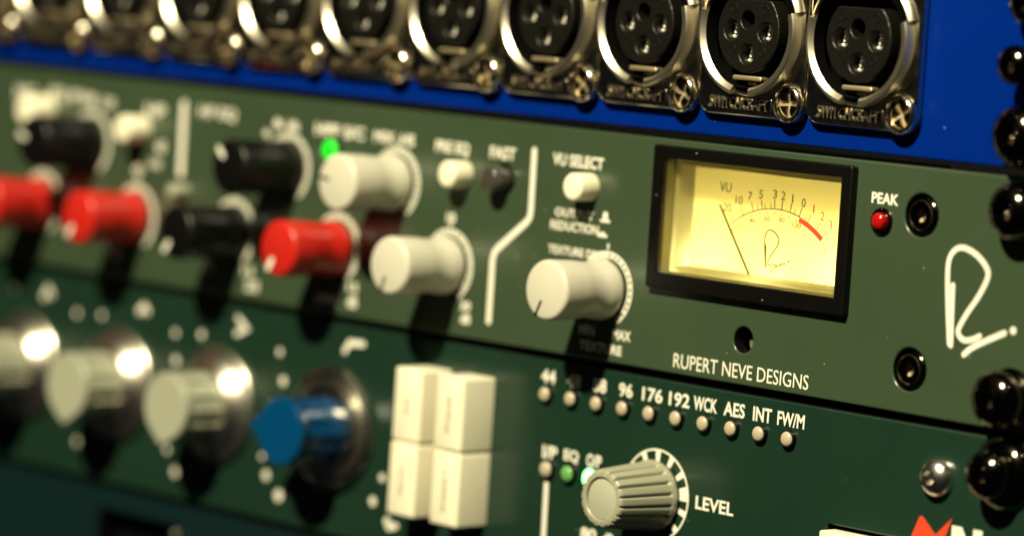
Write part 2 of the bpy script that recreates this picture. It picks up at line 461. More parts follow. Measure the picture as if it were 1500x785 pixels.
    lathe([(2.5, 0.7), (2.5, 1.55), (1.0, 1.5), (0.2, 1.2)], 28, bm)
    link('cross_recess', finish(bm, 'cross_recess', BRASS), r, (x + 9.75, 0, SZ - 12.35))  # bright floor puts the reflected glint of the cross into the colour
    # embossed maker's name in its sunken label
    bm = bmesh.new(); block(bm, rrect(15.6, 2.5, 0.7, 4, -2.3, -13.15), 1.9, 2.03, 0)
    link('name_field', finish(bm, 'name_field', SOCKET), r, (x, 0, SZ))
    bm = bmesh.new()
    pts = rrect(15.9, 2.8, 0.8, 5, -2.3, -13.15); pin = rrect(15.4, 2.3, 0.6, 5, -2.3, -13.15)
    loft(bm, [[(a, 1.95, b) for a, b in pts], [(a, 2.14, b) for a, b in pts], [(a, 2.14, b) for a, b in pin], [(a, 1.95, b) for a, b in pin]], False, False)
    link('name_border', finish(bm, 'name_border', NICKEL), r, (x, 0, SZ))
    link('lettering', text_mesh('SWITCHCRAFT', -9.6, 5.0, -14.25, -12.1, 2.04, SATIN, 0.015, thick=0.25), r, (x, 0, SZ))
    return r

s0 = make_socket(SOCK[0])
base = s0.location.copy()
for k in range(1, 11):
    c = copy_tree(s0, blue, base + Vector((-PITCH * k * S, 0, 0)))
    for ch in c.children:                          # every screw stopped at its own angle
        if ch.name.startswith('screw') and not ch.name.startswith('screw_collar'):
            ch.rotation_euler.y = [0, 0.5, 0.95, 1.2, 0.2, 0.7, 1.4, 0.35, 0.9, 0.1, 0.6][k]

# ------------------------------------------------------------------ olive green channel strip
strip = thing('channel_strip', 'olive green one-unit rack channel strip with lit yellow meter and red, black and cream knobs', 'channel strip', (-232.5, 0, 0.7))
WIN = (-85.6, -39.6, 17.6, 41.2)
link('front_plate', dark_edges(plate_mesh('front_plate', [rect(XL, XR, 0.75, 43.75), rect(*WIN), circ(-23.0, 35.3, 3.75), circ(-23.2, 8.45, 3.75), circ(-63.1, 8.95, 2.35),
     circ(-129.2, 32.4, 2.9), circ(0, 38.1, 3.2, 20), circ(0, 6.35, 3.2, 20)], -3, 0, GREEN, 0.4)), strip)

def scale_ring(parent, x, z, r0=5.95, r1=7.15, n=26):
    bm = bmesh.new(); a0, a1 = rad(90 - 148), rad(90 + 148)
    def arc(ra, rb, b0, b1, k):
        f = []
        for i in range(k + 1):
            a = b0 + (b1 - b0) * i / k
            f.append([(ra * math.cos(a), 0.0, ra * math.sin(a)), (ra * math.cos(a), 0.05, ra * math.sin(a)), (rb * math.cos(a), 0.05, rb * math.sin(a)), (rb * math.cos(a), 0.0, rb * math.sin(a))])
        loft(bm, f)
    arc(r0, r0 + 0.3, a0, a1, 60); arc(r1 - 0.36, r1, a0, a1, 60)
    for i in range(n + 1):
        a = a0 + (a1 - a0) * i / n; da = 0.030 if i % 2 else 0.045
        arc(r0 + 0.302, r1 - 0.362, a - da, a + da, 2)
    stroke(bm, [(0, r1 + 0.5), (0, r1 + 1.3)], 0.42, 0, 0.05, False)
    link('scale_ring', finish(bm, 'scale_ring', WHITE, False), parent, (x, 0.01, z))

KNOBM = {}
def knob(parent, x, z, m, pang, pkind, hgt=15.6, label=None):
    key = (m.name, hgt)
    if key not in KNOBM:
        t = hgt - 15.6
        bm = lathe([(5.2, 0.6), (5.5, 0.7), (5.65, 1.1), (5.65, 1.9), (5.6, 2.8), (5.5, 3.3), (5.35, 4.1), (5.25, 4.9), (5.22, 5.8), (5.27, 6.8), (5.36, 7.7), (5.46, 8.4), (5.5, 8.9),
                    (5.68, 14.5 + t), (5.64, 14.95 + t), (5.5, 15.25 + t), (5.25, 15.48 + t), (4.9, 15.6 + t)], 64)
        KNOBM[key] = finish(bm, 'knob', m, angle=50)
    k = link('knob', KNOBM[key], parent, (x, 0, z), label)
    a = rad(pang); bm = bmesh.new()
    if pkind == 'slot':
        stroke(bm, [(2.5 * math.cos(a), 2.5 * math.sin(a)), (5.3 * math.cos(a), 5.3 * math.sin(a))], 0.62, hgt - 0.2, hgt + 0.02, False)
        link('pointer', finish(bm, 'pointer', BLACKP, False), k, (x, 0, z))
    else:
        stroke(bm, [(3.0 * math.cos(a), 3.0 * math.sin(a)), (4.9 * math.cos(a), 4.9 * math.sin(a))], 1.25, hgt - 0.2, hgt + 0.06, False)
        link('pointer', finish(bm, 'pointer', WHITE, False), k, (x, 0, z))
    return k

KN = [(-99.3, 14.3, CREAM, -115, 'slot', 'cream knob beside the meter with thin dark pointer'),
      (-143.6, 14.3, CREAM, -110, 'slot', 'cream knob in the lower row left of the white divider'),
      (-160.6, 29.0, CREAM, 172, 'slot', 'cream knob in the upper row under the green light'),
      (-177.4, 14.3, RED, -122, 'dot', 'red knob between a black and a cream knob'),
      (-194.4, 29.2, BLACKP, 135, 'dot', 'black knob in the upper row left of the green light'),
      (-210.9, 14.3, BLACKP, -128, 'dot', 'black knob in the lower row between two red knobs'),
      (-244.6, 14.3, RED, -128, 'dot', 'red knob with pale pointer in the lower row'),
      (-278.6, 14.3, RED, -100, 'dot', 'red knob at the far end of the lower row'),
      (-262.0, 29.0, BLACKP, 165, 'dot', 'black knob in the upper row far from the meter')]
for x, z, m_, pa, pk, lb in KN:
    scale_ring(strip, x, z)
    knob(strip, x, z, m_, pa, pk, label=lb)

def push_button(parent, x, z, m, r=2.65, hgt=4.8, label=None):
    bm = lathe([(r - 0.15, -1.5), (r, 0.1), (r, hgt - 0.6), (r - 0.12, hgt - 0.25), (r - 0.4, hgt - 0.06), (r - 0.8, hgt)], 40)
    b = link('push_button', finish(bm, 'push_button', m, angle=55), parent, (x, 0, z), label)
    return b
push_button(strip, -105.3, 33.0, BUTTON, label='cream push button under the VU SELECT lettering')
push_button(strip, -140.6, 32.4, BUTTON, label='cream push button under the PRE EQ lettering')
push_button(strip, -243.6, 33.3, BUTTON, 2.9, 6.0, label='cream push button left of the straight white divider')
push_button(strip, -278.6, 34.9, BUTTON, 3.2, 6.4, label='cream push button at the far end of the strip')
push_button(strip, -129.2, 32.4, SMOKE, 2.45, 4.4, label='smoked dark push button under the FAST lettering')
push_button(strip, -227.6, 21.4, MGRAY, 1.5, 4.4, label='small grey push button below the straight white divider')

def divider(pts, wd=1.35):
    bm = bmesh.new(); stroke(bm, pts, wd, 0.0, 0.06, False)
    link('divider_line', finish(bm, 'divider_line', WHITE, False), strip, (0, 0.01, 0))
divider([(-121.1, 38.6), (-121.0, 27.2), (-121.2, 25.8), (-121.9, 24.9), (-129.9, 18.8), (-130.6, 17.9), (-130.9, 16.6), (-130.9, 4.7)])
divider([(-229.9, 39.6), (-229.8, 25.0)], 1.9)

T = lambda *a, **k: lettering(strip, *a, **k)
T('VU SELECT', -115.8, -102.0, 36.4, 38.7, bold=0.025)
T('OUTPUT', -114.3, -103.7, 26.75, 28.4)
T('REDUCTION', -115.3, -102.2, 24.2, 25.95)
T('TEXTURE DRIVE', -115.5, -99.0, 19.6, 21.2)
T('MAX', -96.6, -91.8, 5.2, 7.1)
T('TEXTURE', -105.4, -93.9, 2.3, 4.1)
T('MIN', -105.8, -101.6, 5.2, 7.1)
T('PEAK', -34.6, -28.35, 36.45, 38.4, bold=0.03)
T('RUPERT NEVE DESIGNS', -80.2, -46.4, 1.9, 4.55, bold=0.0)
T('FAST', -133.5, -126.3, 36.2, 38.6, bold=0.025)
T('PRE EQ', -149.4, -139.6, 35.8, 38.5, bold=0.025)
T('HPF S/C', -186.3, -171.0, 36.6, 39.1, bold=0.03)
T('MIX  HS', -168.0, -155.8, 36.6, 38.9, bold=0.025)
T('HF EQ', -224.6, -212.2, 37.0, 39.9, bold=0.02)
T('8k', -199.6, -196.6, 36.9, 39.0, bold=0.04)
T('16k', -195.2, -191.4, 36.9, 39.0, bold=0.04)
T('4k', -203.0, -200.4, 34.8, 36.6, bold=0.02)
T('HP', -243.0, -236.2, 36.3, 38.9, bold=0.02)
T('EQ IN', -277.8, -265.4, 37.2, 40.0, bold=0.02)
T('80', -264.6, -260.8, 37.3, 39.6, bold=0.02)
T('120', -258.6, -254.4, 36.9, 39.2, bold=0.02)
T('MIC', -290.5, -283.0, 36.4, 39.6, bold=0.02)
T('10', -144.8, -142.4, 22.6, 24.6, bold=0.03)
T('20', -139.4, -136.4, 6.0, 7.8, bold=0.03)
T('dB', -139.0, -136.2, 3.4, 5.4, bold=0.03)
T('15', -173.4, -170.2, 6.0, 7.8, bold=0.03)
T('dB', -173.2, -170.2, 2.8, 5.2, bold=0.03)
T('LOW FREQ', -183.0, -175.8, 2.4, 4.6, bold=0.05)
T('15', -207.0, -203.6, 5.8, 7.6, bold=0.02)
T('220', -206.0, -201.6, 2.6, 5.0, bold=0.02)
T('35', -219.8, -217.2, 5.6, 7.6, bold=0.02)
T('0', -246.0, -243.2, 23.2, 25.6, bold=0.02)
T('0', -279.4, -276.8, 23.2, 25.4, bold=0.02)
T('15', -253.0, -249.6, 4.6, 9.0, bold=0.02)
T('60', -238.6, -235.6, 28.8, 31.4, bold=0.02)
T('100', -240.6, -236.8, 25.4, 27.2, bold=0.02)
def button_icon(x, z, up):
    bm = bmesh.new()
    stroke(bm, [(x - 1.1, z), (x + 1.1, z)], 0.5, 0, 0.05, False)
    t = 1.7 if up else 0.7
    block(bm, [(x - 0.7, z + 0.3), (x + 0.7, z + 0.3), (x + 0.55, z + t), (x - 0.55, z + t)], 0, 0.05, 0)
    link('button_symbol', finish(bm, 'button_symbol', WHITE, False), strip, (0, 0.01, 0))
button_icon(-100.6, 27.0, True); button_icon(-101.1, 24.2, False)

# handwritten initial printed on the panel
bm = bmesh.new()
stroke(bm, [(-14.71, 24.06), (-14.5, 19.5), (-14.19, 13.75)], 1.0, 0, 0.05)
stroke(bm, [(-14.5, 13.98), (-15.35, 19.71), (-16.0, 25.48), (-15.9, 28.4), (-14.8, 30.1), (-12.91, 30.7), (-10.1, 29.85), (-7.8, 28.1), (-7.1, 26.3), (-8.68, 23.0), (-11.1, 19.6), (-12.6, 17.0), (-12.6, 15.8), (-11.3, 15.0), (-9.4, 15.35), (-7.99, 16.05)], 1.0, 0.0, 0.08)
stroke(bm, [(-11.14, 12.54), (-9.52, 13.86), (-6.76, 15.3), (-2.63, 17.21)], 1.05, 0.0, 0.05)
stroke(bm, [(-0.75, 17.85)], 1.35, 0, 0.05)
link('initial_mark', finish(bm, 'initial_mark', WHITE, False), strip, (0, 0.01, 0))

# round holes with sunken socket screws
def hex_screw_mesh(name, m, r=3.35, dome=1.5, hexr=1.35, deep=1.6):
    bm = bmesh.new(); n = 48
    rings = [ring(r, 0, n), ring(r, 0.5, n)]
    for i in range(1, 7):
        t = PI / 2 * i / 6 * 0.78
        rings.append(ring(r * math.cos(t) if i else r, 0.5 + dome * math.sin(t) / math.sin(PI / 2 * 0.78), n))
    top = 0.5 + dome
    rings += [ring(1, top + 0.02, n, hexr=hexr * 1.1), ring(1, top - 0.1, n, hexr=hexr), ring(1, top - deep, n, hexr=hexr * 0.98), ring(0.2, top - deep - 0.3, n)]
    loft(bm, rings)
    return finish(bm, name, m, angle=32)
HOLE = hex_screw_mesh('socket_screw', BLACKM, 3.45, 1.1, 2.0, 1.5)
for x, z in ((-23.0, 35.3), (-23.2, 8.45)):
    sw = link('socket_screw', HOLE, strip, (x, -1.5, z))
    bm = bmesh.new(); loft(bm, [ring(1, -1.45, 48, hexr=1.9), ring(1, -1.3, 48, hexr=1.85), ring(0.9, -1.5, 48), ring(0.1, -1.9, 48)])
    link('socket_glint', finish(bm, 'socket_glint', BRASS), sw, (x, 0, z))  # brass colour stands for the bright glint inside the hex
    bm = bmesh.new(); loft(bm, [ring(2.75, 0.02, 40), ring(2.7, 0.2, 40), ring(2.5, 0.26, 40), ring(2.35, 0.05, 40)], False, False)
    link('screw_ridge', finish(bm, 'screw_ridge', DARKSTEEL), sw, (x, 0, z))
    bm = lathe([(3.74, -4.4), (3.74, -4.2)], 32); loft(bm, [ring(3.7, -4.3, 40), ring(3.7, -0.45, 40)], False, False)
    link('screw_hole', finish(bm, 'screw_hole', DARK), strip, (x, 0, z))
bm = lathe([(2.3, -6.2), (2.3, -6.0)], 32)
link('trim_hole', finish(bm, 'trim_hole', DARK), strip, (-63.1, 0, 8.95))
bm = lathe([(1.6, -5.9), (1.6, -3.2), (1.3, -2.9)], 24)
link('trimmer', finish(bm, 'trimmer', BRASS), strip, (-62.75, 0, 8.25))

# peak lamp and bypass lamp
def dome_led(parent, x, z, m, r=1.5, hgt=1.7, name='led_lamp', label=None, holder=True):
    pr = [(r, -0.5), (r, hgt - r * 0.5)]
    for i in range(1, 7): t = PI / 2 * i / 6.3; pr.append((r * math.cos(t), hgt - r * 0.5 + r * 0.5 * math.sin(t)))
    led = link(name, finish(lathe(pr, 32), name, m, angle=60), parent, (x, 0, z), label)
    if holder:
        bm = bmesh.new(); loft(bm, [ring(r + 0.28, 0, 32), ring(r + 0.28, 0.8, 32), ring(r + 0.2, 0.9, 32), ring(r + 0.02, 0.9, 32), ring(r + 0.02, 0, 32)], False, False)
        link('lamp_holder', finish(bm, 'lamp_holder', BLACKP), led, (x, 0, z))
    return led
pk = dome_led(strip, -32.0, 33.5, LEDRED, 1.45, 1.6, holder=False, label='red peak lamp in its black holder')
bm = bmesh.new(); loft(bm, [ring(2.45, 0, 36), ring(2.45, 0.35, 36), ring(2.2, 0.6, 36), ring(1.6, 0.5, 36), ring(1.5, 0.0, 36)], False, False)
link('lamp_holder', finish(bm, 'lamp_holder', BLACKM), pk, (-31.8, 0, 33.4))
dome_led(strip, -180.2, 34.0, LEDGREEN, 2.0, 2.0, label='glowing green lamp in the upper row')

# ---- VU meter
vu = link('vu_meter', None, strip, (-62.7, 0, 29)); vu.empty_display_size = 0.01
link('bezel', plate_mesh('bezel', [rrect(49.4, 26.4, 0.5, 3, -62.75, 29.35), rect(-84.9, -40.6, 19.1, 40.25)], 0.02, 1.7, BEZEL, 0.3), vu)
bm = bmesh.new()
def frame_wall(bm, r0, h0, r1, h1):
    q = lambda r, h: [(r[0], h, r[2]), (r[1], h, r[2]), (r[1], h, r[3]), (r[0], h, r[3])]
    loft(bm, [q(r0, h0), q(r1, h1)], False, False)
OUT, MID, INN = (-85.0, -40.5, 19.0, 40.35), (-84.7, -40.8, 19.5, 39.9), (-83.6, -42.0, 20.9, 38.0)
frame_wall(bm, OUT, 0.3, OUT, -2.2)
frame_wall(bm, OUT, -2.2, (-84.0, -41.5, 20.1, 39.2), -2.25)
frame_wall(bm, (-84.0, -41.5, 20.1, 39.2), -2.25, (-84.0, -41.5, 20.3, 38.8), -6.3)
link('inner_frame', finish(bm, 'inner_frame', ACRYL, False), vu)
bm = bmesh.new()
frame_wall(bm, (-84.9, -40.6, 19.1, 40.25), 0.25, (-84.75, -40.75, 19.3, 40.1), -1.9)
link('shaded_rim', finish(bm, 'shaded_rim', dial_mat('shaded_acrylic', (0.15, 0.14, 0.04), (0.30, 0.28, 0.09), 0.35, 0.25), False), vu)  # darker acrylic colours in the shade on the frame's front band
bm = bmesh.new(); 
card = [(-84.3, 19.8), (-41.2, 19.8), (-41.2, 39.6), (-84.3, 39.6)]
loft(bm, [[(a, -6.9, b) for a, b in card], [(a, -6.5, b) for a, b in card]], cap0=False)
link('dial_card', finish(bm, 'dial_card', DIAL, False), vu)
bm = bmesh.new()
frame_wall(bm, (-89, -36.5, 15.6, 42.9), -3.1, (-89, -36.5, 15.6, 42.9), -22)
box(bm, -89.1, -36.4, -22.5, -22, 15.5, 43.0)
link('lamp_house', finish(bm, 'lamp_house', LIDWHITE, False), vu)
bm = bmesh.new(); box(bm, -84.95, -40.55, 0.9, 1.2, 19.05, 40.3, 0)
link('window_glass', finish(bm, 'window_glass', GLASS, False), vu)
def point(name, at, power, r, col):
    l = bpy.data.lights.new(name, 'POINT'); l.energy = power; l.shadow_soft_size = r * S; l.color = col
    o = bpy.data.objects.new(name, l); C.objects.link(o); o.location = (at[0] * S, -at[1] * S, at[2] * S)
for x, hh, z, q in ((-79.0, -16, 21.5, 0.022), (-47.0, -16, 21.5, 0.030), (-63, -16, 21.5, 0.012), (-87.3, -7.5, 21.0, 0.006), (-63, -8.5, 16.9, 0.006)):  # last two bulbs are added to brighten the acrylic frame
    point('meter_bulb', (x, hh, z), q, 1.5, (1.0, 0.92, 0.70))
AC = (-63.0, 13.8); AR = 18.9
def pol(a, r): return (AC[0] + r * math.sin(rad(a)), AC[1] + r * math.cos(rad(a)))
def ang(x, z): return math.degrees(math.atan2(x - AC[0], z - AC[1]))
aL, a0_, aR = ang(-74.56, 29.11), ang(-57.29, 31.7), ang(-51.3, 28.6)
bm = bmesh.new()
stroke(bm, [pol(aL + (a0_ - aL) * i / 24, AR) for i in range(25)], 0.2, 0, 0.04, False, False)
for px, pz in ((-74.7, 30.55), (-71.95, 32.24), (-69.39, 33.2), (-66.96, 33.76), (-63.67, 34.15), (-61.76, 34.09), (-59.48, 33.81), (-56.93, 33.34)):
    a = ang(px, pz); stroke(bm, [pol(a, AR + 0.08), pol(a, AR + 1.75)], 0.16, 0, 0.04, False, False)
for a in (-14.5, -9.0, -4.6, 13.3): stroke(bm, [pol(a, AR + 0.08), pol(a, AR + 0.9)], 0.13, 0, 0.04, False, False)
for px, pz in ((-71.9, 29.9), (-69.2, 31.1), (-65.3, 31.9), (-61.7, 32.0), (-63.5, 32.1), (-67.3, 31.7), (-59.9, 31.7), (-58.0, 31.2)): stroke(bm, [(px, pz - 0.15)], 0.3, 0, 0.04)
link('scale_line', finish(bm, 'scale_line', INK, False), vu, (0, -6.48, 0))
bm = bmesh.new()
stroke(bm, [pol(a0_ + (aR - a0_) * i / 12, AR - 0.45) for i in range(13)], 0.95, 0, 0.04, False, False)
for a in (ang(-54.61, 32.42), ang(-52.24, 31.22), ang(-50.42, 30.13)): stroke(bm, [pol(a, AR + 0.08), pol(a, AR + 1.6)], 0.16, 0, 0.04, False, False)
stroke(bm, [pol(22.0, AR + 0.08), pol(22.0, AR + 0.8)], 0.13, 0, 0.04, False, False)
link('red_arc', finish(bm, 'red_arc', INKRED, False), vu, (0, -6.48, 0))
def numeral(s, cx, cz, hh, wd, m_): link('numeral', text_mesh(s, cx - wd / 2, cx + wd / 2, cz - hh / 2, cz + hh / 2, -6.48, m_, 0.0), vu)
numeral('VU', -76.2, 35.6, 1.8, 2.9, INK)
for s, p in zip(('20', '10', '7', '5', '3', '2', '1', '0'), ((-75.42, 31.9), (-72.59, 33.5), (-69.9, 34.5), (-67.2, 35.05), (-63.72, 35.4), (-61.64, 35.3), (-59.29, 35.0), (-56.54, 34.45))):
    numeral(s, *p, 1.55, {'1': 0.26, '20': 2.1, '10': 1.75}.get(s, 0.95), INK)
for s, p in zip(('1', '2', '3'), ((-54.0, 33.61), (-51.79, 32.48), (-49.72, 31.12))): numeral(s, *p, 1.55, 0.26 if s == '1' else 0.95, INKRED)
for s, p in zip(('0', '20', '40', '60', '80', '100'), ((-73.63, 27.76), (-71.76, 28.85), (-69.03, 30.1), (-65.32, 30.8), (-61.66, 30.9), (-57.92, 30.25))): numeral(s, *p, 0.95, {'0': 0.7, '100': 2.1}.get(s, 1.45), INKLINE)
bm = bmesh.new()
stroke(bm, [(-51.5, 26.45), (-49.9, 26.5)], 0.13, 0, 0.03, False, False); stroke(bm, [(-50.7, 27.3), (-50.7, 26.55)], 0.13, 0, 0.03, False, False); stroke(bm, [(-50.7, 26.4), (-50.7, 25.6)], 0.13, 0, 0.03, False, False)
link('plus_sign', finish(bm, 'plus_sign', INKRED, False), vu, (0, -6.48, 0))
bm = bmesh.new()
stroke(bm, [(-65.12, 25.9), (-64.85, 21.91)], 0.34, 0, 0.03, False)
stroke(bm, [(-64.95, 22.2), (-65.17, 23.89), (-65.42, 25.87), (-65.45, 27.42), (-65.08, 28.36), (-64.5, 28.8), (-63.43, 28.63), (-62.45, 27.94), (-62.0, 27.32), (-62.14, 26.3), (-63.08, 24.99), (-64.16, 23.54), (-64.35, 22.74), (-63.89, 22.4), (-62.24, 22.62)], 0.27, 0, 0.05)
stroke(bm, [(-63.57, 21.26), (-62.79, 21.95), (-61.63, 22.58), (-60.02, 23.14)], 0.29, 0, 0.03)
stroke(bm, [(-59.24, 23.51)], 0.46, 0, 0.03)
link('dial_initial', finish(bm, 'dial_initial', INK, False), vu, (0, -6.48, 0))
bm = bmesh.new()
block(bm, [(-76.76, 32.27), (-68.28, 20.16), (-67.84, 20.38), (-76.5, 32.45)], -5.7, -5.55, 0)
nd = link('needle', finish(bm, 'needle', INK, False), vu)

# ------------------------------------------------------------------ dark green preamp
pre = thing('preamp_unit', 'dark green one-unit rack preamp with ivory buttons and a blue pointer knob', 'preamp', (-232.5, 0, -43.8))
link('front_plate', dark_edges(plate_mesh('front_plate', [rect(XL, XR, -43.85, -0.7), rect(-39.6, -17.2, -36.5, -21.0), circ(0, -6.35, 3.2, 20), circ(0, -38.1, 3.2, 20)], -3, 0, DARKGREEN, 0.35)), pre)
A = lambda *a, **k: lettering(pre, *a, **k)
LX = [-49.96 - 7.02 * k for k in range(10)][::-1]
for i, (x, s) in enumerate(zip(LX, ('44', '48', '88', '96', '176', '192', 'WCK', 'AES', 'INT', 'FW/M'))):
    dome_led(pre, x, -7.3, LEDOFF, 1.38, 1.5)
    wd = {2: 3.6, 3: 5.3, 4: 6.6}[len(s)]
    if s == 'WCK': wd = 6.0
    if s == '44': wd = 3.9
    if s == 'INT': wd = 4.6
    A(s, x - wd / 2 - (0.3 if s == 'WCK' else 0), x + wd / 2 - (0.3 if s == 'WCK' else 0), -5.2, -2.6, bold=0.022)
for x, s, m_, lb in ((-111.5, 'I/P', LEDOFF, None), (-105.6, 'EQ', LEDDIM, 'dim green lamp under the EQ lettering'), (-99.4, 'O/P', LEDBRIGHT, 'bright green lamp under the O/P lettering')):
    dome_led(pre, x, -21.5, m_, 1.8 if m_ is LEDBRIGHT else 1.55, 1.5, label=lb)
    A(s, x - 1.9, x + 2.1, -19.5, -17.0, bold=0.03)
bm = bmesh.new(); stroke(bm, [(-111.8, -24.2), (-111.6, -37)], 1.15, 0, 0.05, False)
link('divider_line', finish(bm, 'divider_line', WHITE, False), pre, (0, 0.01, 0))
A('LEVEL', -72.1, -62.5, -23.2, -20.75, bold=0.02)
A('80', -101.6, -97.4, -33.2, -31.0, bold=0.03); A('dB', -95.6, -92.8, -33.2, -31.2, bold=0.03)
# level knob on its printed dial
bm = bmesh.new()
def flat_arc(bm, ra, rb, b0, b1, k, h=0.05):
    loft(bm, [[(r_ * math.cos(b0 + (b1 - b0) * i / k), hh, r_ * math.sin(b0 + (b1 - b0) * i / k)) for r_, hh in ((ra, 0), (ra, h), (rb, h), (rb, 0))] for i in range(k + 1)])
flat_arc(bm, 8.25, 8.6, rad(90 - 148), rad(90 + 148), 70)
for i in range(11):
    a = rad(90 - (-135 + 27 * i)); hw = 0.075 if i != 8 else 0.17
    flat_arc(bm, 6.3, 8.248, a - hw, a + hw, 3)
link('scale_ring', finish(bm, 'scale_ring', WHITE, False), pre, (-82.5, 0.01, -22.2))
bm = bmesh.new(); N = 18; K = 14
def flute(r, h, d):
    out = []
    for i in range(N * K):
        p = (i % K) / K; g = max(0.0, math.cos((p - 0.5) * 2 * PI)) ** 3.0
        out.append(((r - d * g) * math.cos(2 * PI * i / N / K), h, (r - d * g) * math.sin(2 * PI * i / N / K)))
    return out
loft(bm, [flute(6.4, 0.6, 0), flute(6.6, 1.0, 0), flute(6.6, 1.7, 0), flute(6.45, 2.0, 0.05), flute(6.4, 2.3, 0.75), flute(5.45, 13.5, 0.62), flute(5.3, 14.0, 0.5), flute(5.0, 14.25, 0.25),
          flute(4.05, 14.25, 0), flute(3.9, 14.1, 0), flute(3.9, 13.4, 0)])
lk = link('knob', finish(bm, 'knob', GRAY, angle=40), pre, (-82.5, 0, -22.2), 'grey ribbed level knob on a spoked white dial')
link('cap', finish(lathe([(3.8, 13.2), (3.8, 13.7), (3.6, 13.8)], 48), 'cap', GRAYF), lk, (-82.5, 0, -22.2))
# four ivory buttons
for bx, dz in ((-132.0, 0.0), (-144.5, 0.0)):
    for q, z1 in ((0, -6.05), (1, -20.75)):
        bm = bmesh.new(); hb = 8.0 + random.uniform(-0.25, 0.0); box(bm, bx - 3.95, bx + 3.95, -1, hb, z1 - 14.4, z1, 0.55, 0.5)
        b = link('square_button', finish(bm, 'square_button', BUTTON, angle=50), pre)
        s = {(-132.0, 0): 'PHASE', (-132.0, 1): 'INSERT', (-144.5, 0): 'EQ', (-144.5, 1): 'MUTE'}[(bx, q)]
        L_ = 1.0 * len(s)
        link('lettering', text_mesh(s, bx - 0.6, bx + 0.5, z1 - 7.4 - L_ / 2 * 1.4, z1 - 7.4 + L_ / 2 * 1.4, hb, INKLINE, 0.0, 1), b)
# cream rocker in its slot
bm = bmesh.new(); box(bm, -39.2, -17.6, -3, 2.6, -36.2, -21.9, 0.5, 0.5)
link('rocker_switch', finish(bm, 'rocker_switch', BUTTON, angle=50), pre, (0, 0, 0), 'ivory rocker sunk in a slot at the lower edge')
bm = bmesh.new(); box(bm, -40.5, -16.5, -6, -3.2, -37, -20, 0)
link('slot_back', finish(bm, 'slot_back', DARK), pre)
# chrome panel screw
link('dome_screw', hex_screw_mesh('dome_screw', CHROME, 3.5, 2.2, 1.3, 1.5), pre, (-14.7, 0.05, -9.1))
# red and cream letters of the maker's mark
bm = bmesh.new(); block(bm, [(-22.0, -24.5), (-19.9, -20.23), (-18.4, -16.6), (-17.9, -16.25), (-17.3, -16.6), (-14.6, -19.0), (-14.2, -18.8), (-11.0, -15.7), (-12.3, -19.5), (-14.4, -24.5)][::-1], 0, 0.06, 0)
link('emblem', finish(bm, 'emblem', LOGORED, False), pre, (0, 0.02, 0))
bm = bmesh.new(); zt, zb = -16.9, -25.0
block(bm, [(-10.9, zb), (-8.9, zb), (-8.9, -20.2), (-5.9, zb), (-4.1, zb), (-4.1, zt), (-6.1, zt), (-6.1, -21.2), (-8.7, zt), (-10.9, zt)], 0, 0.06, 0)
link('letter_mark', finish(bm, 'letter_mark', WHITE, False), pre, (0, 0.02, 0))

# pointer knobs with metal skirts
def teardrop(r, tip, ang_, n=44, cx=0, cz=0):
    out = []; lim = math.acos(r / tip) if tip > r else 0
    for i in range(n):
        a = lim + (2 * PI - 2 * lim) * i / (n - 1) + ang_
        out.append((r * math.cos(a), r * math.sin(a)))
    for k in (-0.09, 0.0, 0.09): out.append((tip * 0.985 * math.cos(ang_ + k * r / tip), tip * 0.985 * math.sin(ang_ + k * r / tip)))
    return out
def nibbed(r, tip, ang_, n=44):
    out = []
    for i in range(n):
        a = 0.36 + (2 * PI - 0.72) * i / (n - 1) + ang_; out.append((r * math.cos(a), r * math.sin(a)))
    for k in (-0.07, 0.0, 0.07): out.append((tip * math.cos(ang_ + k), tip * math.sin(ang_ + k)))
    return out
def marconi(x, z, m, ang_, hgt, label, dark=False):
    k = link('pointer_knob', None, pre, (x, 0, z), label); k.empty_display_size = 0.005
    if dark:
        sk = lathe([(12.4, 0.1), (12.6, 0.8), (12.3, 1.5), (11.6, 1.9), (10.9, 1.6), (10.6, 0.9), (9.8, 0.9), (9.6, 2.2), (9.1, 2.9), (8.2, 3.1), (6.6, 3.1)], 72)
    else:
        sk = lathe([(12.2, 0.1), (12.3, 0.9), (11.9, 1.4), (10.9, 1.6), (10.4, 1.9), (10.0, 2.3), (8.3, 4.5), (7.8, 4.7), (6.4, 4.8)], 72)
    link('skirt', finish(sk, 'skirt', POLISHED if dark else ALU, angle=28), k, (x, 0, z))
    bm = bmesh.new()
    f = lambda r, tip, h: [(a, h, b) for a, b in (nibbed if dark else teardrop)(r, tip, rad(ang_))]
    if dark:
        loft(bm, [f(6.3, 7.8, 2.9), f(6.1, 8.2, hgt - 2.8), f(6.7, 9.2, hgt - 2.0), f(6.9, 9.4, hgt - 0.4), f(6.6, 9.1, hgt)])
    else:
        loft(bm, [f(6.8, 7.0, 4.4), f(6.7, 6.9, hgt - 2.6), f(6.9, 8.1, hgt - 1.8), f(7.1, 8.3, hgt - 0.4), f(6.8, 8.0, hgt)])
    for q in range(9):                             # grip ridges round the shaft
        a = rad(ang_) + PI + (q - 4) * 0.5; c, s = math.cos(a), math.sin(a); r_ = 6.35 if dark else 6.95
        loft(bm, [[((r_ + e) * c - t * s, hh, (r_ + e) * s + t * c) for e, t in ((-0.8, -0.55), (0.25, -0.4), (0.25, 0.4), (-0.8, 0.55))] for hh in (4.0, hgt - 2.4)])
    link('grip', finish(bm, 'grip', m, angle=30), k, (x, 0, z))
    return k
marconi(-281.5, -22.2, MGRAY, -90, 14.0, 'pale grey pointer knob at the far end of the preamp')
marconi(-247.3, -22.2, MGRAY, -92, 14.0, 'pale grey pointer knob between its two grey neighbours')
